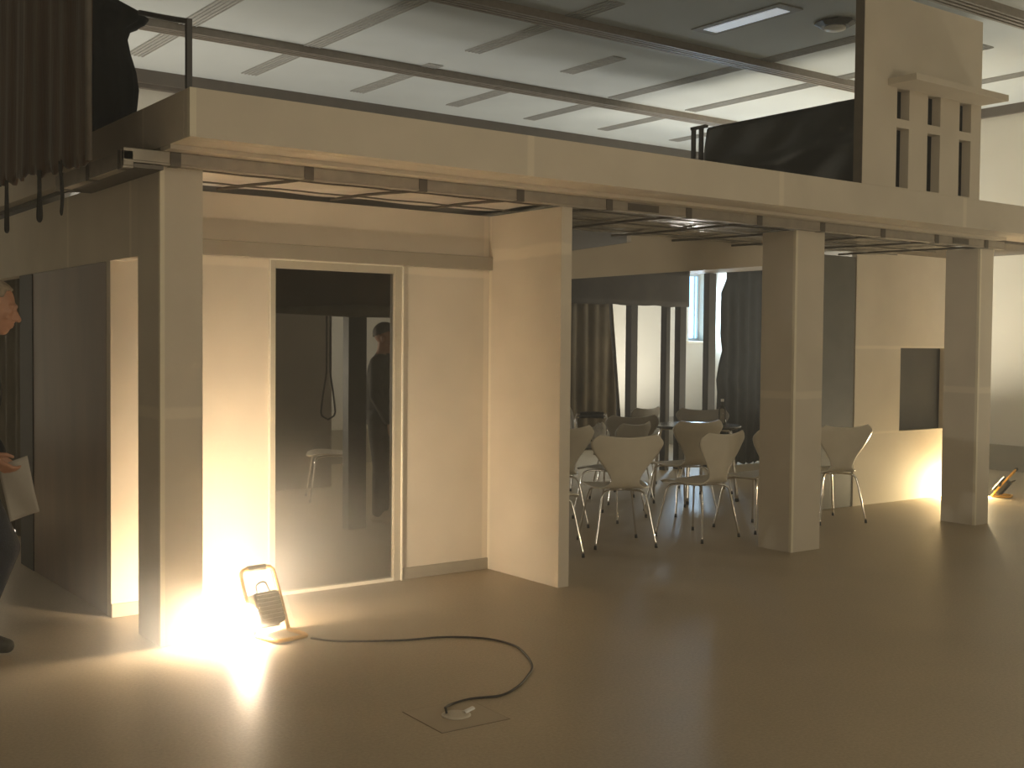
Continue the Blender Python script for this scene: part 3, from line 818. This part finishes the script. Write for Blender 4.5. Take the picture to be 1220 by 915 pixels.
def head_parts(c, tilt, s=1.0):
    """head facing +x at centre c; tilt rotates the face downwards"""
    c = Vector(c); rot = Matrix.Rotation(tilt, 3, 'Y')
    def P(x, y, z): return c + rot @ (Vector((x, y, z)) * s)
    e = []
    E = lambda p, r: e.append(('e', P(*p), Vector(r) * s, tilt))
    E((-.015, 0, .035), (.098, .078, .092))      # cranium
    E((.030, 0, -.020), (.066, .064, .092))      # face
    E((.055, 0, -.088), (.034, .034, .030))      # chin / jaw
    E((.010, 0, -.075), (.060, .055, .040))
    E((.080, 0, .030), (.020, .052, .016))       # brow ridge
    e.append(('c', P(.088, 0, .018), P(.118, 0, -.026), .009 * s, .015 * s))   # nose bridge and tip
    for sy in (-1, 1):
        E((.100, .014 * sy, -.030), (.012, .009, .009))    # nostril wings
        E((.068, .042 * sy, -.022), (.022, .020, .018))    # cheekbone
        E((-.012, .078 * sy, -.012), (.020, .010, .034))   # ear
        E((.080, .032 * sy, .006), (.011, .014, .009))     # eyelid
    E((.094, 0, -.056), (.012, .024, .006))      # upper lip
    E((.091, 0, -.069), (.012, .020, .007))      # lower lip
    return e, P

def hand_parts(wr, dirv, palm, s=1.0, curl=.5):
    """palm and five fingers; dirv = along the hand, palm = palm normal"""
    d_ = Vector(dirv).normalized(); n_ = Vector(palm).normalized(); a_ = d_.cross(n_).normalized()
    wr = Vector(wr); out = []
    for k in (-1.2, -.4, .4, 1.2):
        out.append(('c', wr + d_ * .012, wr + d_ * .088 + a_ * (.019 * k), .016, .0125))
    for k, ln in ((-1.45, .062), (-.5, .078), (.48, .083), (1.42, .074)):
        b = wr + d_ * .090 + a_ * (.0205 * k)
        p1 = b + (d_ * math.cos(curl * .5) + n_ * math.sin(curl * .5)) * ln * .5
        p2 = p1 + (d_ * math.cos(curl * 1.4) + n_ * math.sin(curl * 1.4)) * ln * .32
        p3 = p2 + (d_ * math.cos(curl * 2.1) + n_ * math.sin(curl * 2.1)) * ln * .24
        out += [('c', b, p1, .0098, .009), ('c', p1, p2, .009, .0082), ('c', p2, p3, .0082, .0072)]
    b = wr + d_ * .030 + a_ * .024
    p1 = b + (a_ * .75 + d_ * .6 + n_ * .35).normalized() * .045
    p2 = p1 + (d_ * .85 + a_ * .2 + n_ * .45).normalized() * .032
    out += [('c', b, p1, .014, .0108), ('c', p1, p2, .0108, .0085)]
    return out

def person(label, loc, rotz, J, mats, tilt, bare=True):
    t = thing('person', label, 'person', loc, rotz)
    hp, P = head_parts(J['head'], tilt)
    body = list(hp)
    body.append(('c', J['neck'], Vector(J['head']) + Vector((-.02, 0, -.05)), .060, .055))
    body += [('c', J['neck'], J['chest'], .07, .125), ('c', J['chest'], J['pelvis'], .125, .125)]
    for s_ in ('l', 'r'):
        sh, el, wr = J['sh' + s_], J['el' + s_], J['wr' + s_]
        body += [('c', J['neck'], sh, .06, .055), ('c', sh, el, .050, .038), ('c', el, wr, .036, .024)]
        body += hand_parts(wr, Vector(wr) - Vector(el) if ('hd' + s_) not in J else J['hd' + s_], J.get('pn' + s_, (1, 0, -.2)), curl=J.get('curl' + s_, .5))
        body += [('c', J['hip' + s_], J['kn' + s_], .085, .055), ('c', J['kn' + s_], J['an' + s_], .055, .036), ('c', J['an' + s_], J['toe' + s_], .036, .028)]
    o = link('body', capsules(body, .0065, 3), mats['skin'], t, True)
    # sweater: torso and sleeves
    sw = [('c', Vector(J['neck']) + Vector((0, 0, -.02)), J['chest'], .082, .150), ('c', J['chest'], Vector(J['pelvis']) + Vector((0, 0, .02)), .150, .148)]
    sw += [('e', Vector(J['chest']) + Vector((0, .07, .05)), (.125, .13, .17), 0), ('e', Vector(J['chest']) + Vector((0, -.07, .05)), (.125, .13, .17), 0)]
    for s_ in ('l', 'r'):
        sh, el, wr = Vector(J['sh' + s_]), Vector(J['el' + s_]), Vector(J['wr' + s_])
        sw += [('c', Vector(J['neck']) + Vector((0, 0, -.03)), sh, .072, .075), ('c', sh, el, .073, .055), ('c', el, el + (wr - el) * .93, .054, .040)]
    link('sweater', capsules(sw, .011, 4), mats['top'], t, True)
    tr_ = [('e', Vector(J['pelvis']) + Vector((0, 0, -.02)), (.145, .175, .14), 0)]
    for s_ in ('l', 'r'):
        hp_, kn, an = Vector(J['hip' + s_]), Vector(J['kn' + s_]), Vector(J['an' + s_])
        tr_ += [('c', hp_, kn, .108, .078), ('c', kn, an + Vector((0, 0, .01)), .078, .060)]
    link('trousers', capsules(tr_, .011, 4), mats['legs'], t, True)
    for s_ in ('l', 'r'):
        an, toe = Vector(J['an' + s_]), Vector(J['toe' + s_])
        d_ = (toe - an); d_.z = 0; d_.normalize()
        heel = an - d_ * .035; heel.z = max(.045, an.z - .045)
        sh_ = capsules([('c', an + Vector((0, 0, -.01)), heel, .046, .044), ('c', heel, toe - Vector((0, 0, 0)), .044, .036), ('c', an, toe, .044, .036)], .008, 4)
        zmin = 1e9
        link('shoe', sh_, mats['shoe'], t, True)
    # hair cap
    hc = bmesh.new()
    res = bmesh.ops.create_icosphere(hc, subdivisions=4, radius=1)
    rot = Matrix.Rotation(tilt, 3, 'Y')
    kill = []
    for v in hc.verts:
        c = v.co.copy()
        jit = 1 + .03 * math.sin(c.x * 17 + c.z * 11) * math.sin(c.y * 19)
        if c.z < -.05 - 1.1 * max(0, -c.x) * .4 + (.55 * max(0, c.x)) or (c.x > .62 and c.z < .62): kill.append(v)
        v.co = Vector(J['head']) + rot @ Vector((-.018 + c.x * .107 * jit, c.y * .087 * jit, .038 + c.z * .102 * jit))
    bmesh.ops.delete(hc, geom=kill, context='VERTS')
    me = bpy.data.meshes.new('hair'); hc.to_mesh(me); hc.free()
    ho = link('hair', me, mats['hair'], t, True)
    sd = ho.modifiers.new('thick', 'SOLIDIFY'); sd.thickness = .022; sd.offset = -1
    return t

# walking person, local +x is where they go (z up)
J = dict(pelvis=(0, 0, .97), chest=(.07, 0, 1.30), neck=(.115, 0, 1.535), head=(.185, 0, 1.705),
         shl=(.09, .19, 1.47), ell=(.02, .24, 1.19), wrl=(.16, .22, .98), shr=(.09, -.19, 1.47), elr=(-.02, -.25, 1.20), wrr=(.20, -.20, 1.03),
         hdl=(.6, 0, -.8), hdr=(.65, .1, -.75), pnl=(.5, -.4, -.3), pnr=(.4, .6, .3), curlr=.75,
         hipl=(0, .10, .93), knl=(.20, .10, .53), anl=(.05, .10, .10), toel=(.21, .11, .040),
         hipr=(0, -.10, .93), knr=(.13, -.10, .51), anr=(-.10, -.10, .095), toer=(.06, -.11, .040))
pw = person('grey-haired person in dark sweater and jeans walking in at the left edge', (-.90, .30, 0), R(-25), J,
            dict(skin=M['skin'], top=M['sweater'], legs=M['jeans'], shoe=M['shoe'], hair=M['hair']), R(14))
pap = MB().sheet(lambda u, v: (-.06 + .14 * u, .012 * math.sin(u * 4 + v * 3), -.26 + .27 * v + .02 * u), 10, 14, .003).build('paper_sheet', M['paper'], None, True)
tag(pap, 'white paper sheet held by the walking person', 'paper')
# standing person behind the glass, local +x is the facing direction
J2 = dict(pelvis=(0, 0, .94), chest=(.01, 0, 1.24), neck=(.01, 0, 1.44), head=(.04, 0, 1.60),
          shl=(.0, .19, 1.38), ell=(-.01, .24, 1.11), wrl=(.10, .23, .88), shr=(.0, -.19, 1.38), elr=(-.01, -.24, 1.11), wrr=(.10, -.23, .88),
          hdl=(.25, 0, -1), hdr=(.25, 0, -1), pnl=(.6, -.6, 0), pnr=(.6, .6, 0),
          hipl=(0, .10, .90), knl=(.03, .11, .50), anl=(.0, .11, .09), toel=(.15, .13, .040),
          hipr=(0, -.10, .90), knr=(.02, -.11, .50), anr=(.0, -.11, .09), toer=(.15, -.13, .040))
person('person in charcoal jacket standing behind the glass door', (3.06, 3.06, 0), R(-40), J2,
       dict(skin=M['skin'], top=M['jacket'], legs=M['jacket'], shoe=M['paleshoe'], hair=M['hairdark']), R(6))
mw = Matrix.Translation((-.90, .30, 0)) @ Matrix.Rotation(R(-25), 4, 'Z')
wr = Vector(J['wrr']) + Vector((.65, .1, -.75)).normalized() * .09
pap.matrix_world = mw @ Matrix.Translation(wr + Vector((.03, .03, .0))) @ Matrix.Rotation(R(-12), 4, 'Y')

# ------------------------------------------------------------------ light of the hall, unseen lamps and added fill
area('unseen_hall_light', (3.0, -8.4, 1.0), (.05, .95, .08), 4.5, 75, (1.0, .86, .64), 'RECTANGLE', 1.3)  # fill added low behind the camera, no lamp seen
area('unseen_hall_light', (1.0, -7.0, 4.3), (.12, .8, -.42), 4.0, 45, (1.0, .86, .64), 'RECTANGLE', 1.2)  # second added fill, near ceiling height behind the camera
area('unseen_hall_light', (9.9, -1.4, .4), (-.12, .08, 1), 1.0, 60, (1.0, .88, .66))
area('unseen_hall_light', (-3.6, -4.8, 1.1), (.62, .75, .25), 1.6, 14, (1.0, .86, .66), 'RECTANGLE', 1.0)  # added fill that brightens the faces on the left side
area('unseen_hall_light', (10.1, 3.0, .35), (-.1, .05, 1), .6, 100, (1.0, .92, .74), spread=160)
area('unseen_hall_light', (9.9, 6.2, .35), (-.1, .0, 1), .6, 70, (1.0, .95, .84))
area('unseen_hall_light', (4.2, 6.2, .6), (.1, .0, 1), .6, 12, (.92, .96, 1.0))
point('hidden_fill', (1.0, 6.3, 1.2), 190, (1.0, .93, .80), .1)  # unseen fill added to brighten the room behind the glass door
area('window_daylight', ((WX0 + WX1) / 2, YB - .02, (WZ0 + WZ1) / 2), (-.1, -1, -.15), .34, 40, (.55, .78, 1.0), 'RECTANGLE', 1.0)

HAZE0, GLARE_HAZE = .008, .95
wd = bpy.data.worlds.new('world'); S.world = wd; wd.use_nodes = True
nt = wd.node_tree
nt.nodes['Background'].inputs[0].default_value = (.5, .6, .8, 1); nt.nodes['Background'].inputs[1].default_value = .02
# thin haze in the hall air
vs = nt.nodes.new('ShaderNodeVolumeScatter')
vs.inputs['Color'].default_value = (.93, .97, 1, 1); vs.inputs['Anisotropy'].default_value = .2
# density: thin everywhere, thicker by the floor work lamp to imitate its lens glare
tc = nt.nodes.new('ShaderNodeTexCoord')
geo = nt.nodes.new('ShaderNodeNewGeometry')
ds = nt.nodes.new('ShaderNodeVectorMath'); ds.operation = 'DISTANCE'
nt.links.new(geo.outputs['Position'], ds.inputs[0]); ds.inputs[1].default_value = (.45, -.25, .15)
mr = nt.nodes.new('ShaderNodeMapRange'); mr.interpolation_type = 'SMOOTHERSTEP'
mr.inputs['From Min'].default_value = 0; mr.inputs['From Max'].default_value = 1.25
mr.inputs['To Min'].default_value = GLARE_HAZE; mr.inputs['To Max'].default_value = HAZE0
nt.links.new(ds.outputs['Value'], mr.inputs['Value'])
nt.links.new(mr.outputs[0], vs.inputs['Density'])
nt.links.new(vs.outputs[0], nt.nodes['World Output'].inputs['Volume'])
wd.cycles.volume_step_size = 0.7
S.cycles.volume_max_steps = 48
S.cycles.volume_bounces = 1

# ------------------------------------------------------------------ camera
f, pitch, roll, yaw = 1389.536, R(-1.91), R(.502), R(36.562)
cd = bpy.data.cameras.new('camera'); cam = bpy.data.objects.new('camera', cd); COL.objects.link(cam)
cd.sensor_fit = 'HORIZONTAL'; cd.sensor_width = 36; cd.lens = f / 1220 * 36
fwd = Vector((math.sin(yaw) * math.cos(pitch), math.cos(yaw) * math.cos(pitch), math.sin(pitch)))
rt = Vector((math.cos(yaw), -math.sin(yaw), 0)); up = rt.cross(fwd)
Rr = rt * math.cos(roll) + up * math.sin(roll); Uu = -rt * math.sin(roll) + up * math.cos(roll)
cam.matrix_world = Matrix(((Rr.x, Uu.x, -fwd.x, -2.0757), (Rr.y, Uu.y, -fwd.y, -5.7719), (Rr.z, Uu.z, -fwd.z, 1.55), (0, 0, 0, 1)))
cd.clip_start = .05
S.camera = cam
S.view_settings.view_transform = 'Standard'
S.view_settings.look = 'None'
S.view_settings.gamma = 1
S.view_settings.use_curve_mapping = False
S.view_settings.exposure = 0.25
S.cycles.use_denoising = True
S.cycles.max_bounces = 10
S.cycles.sample_clamp_indirect = 40
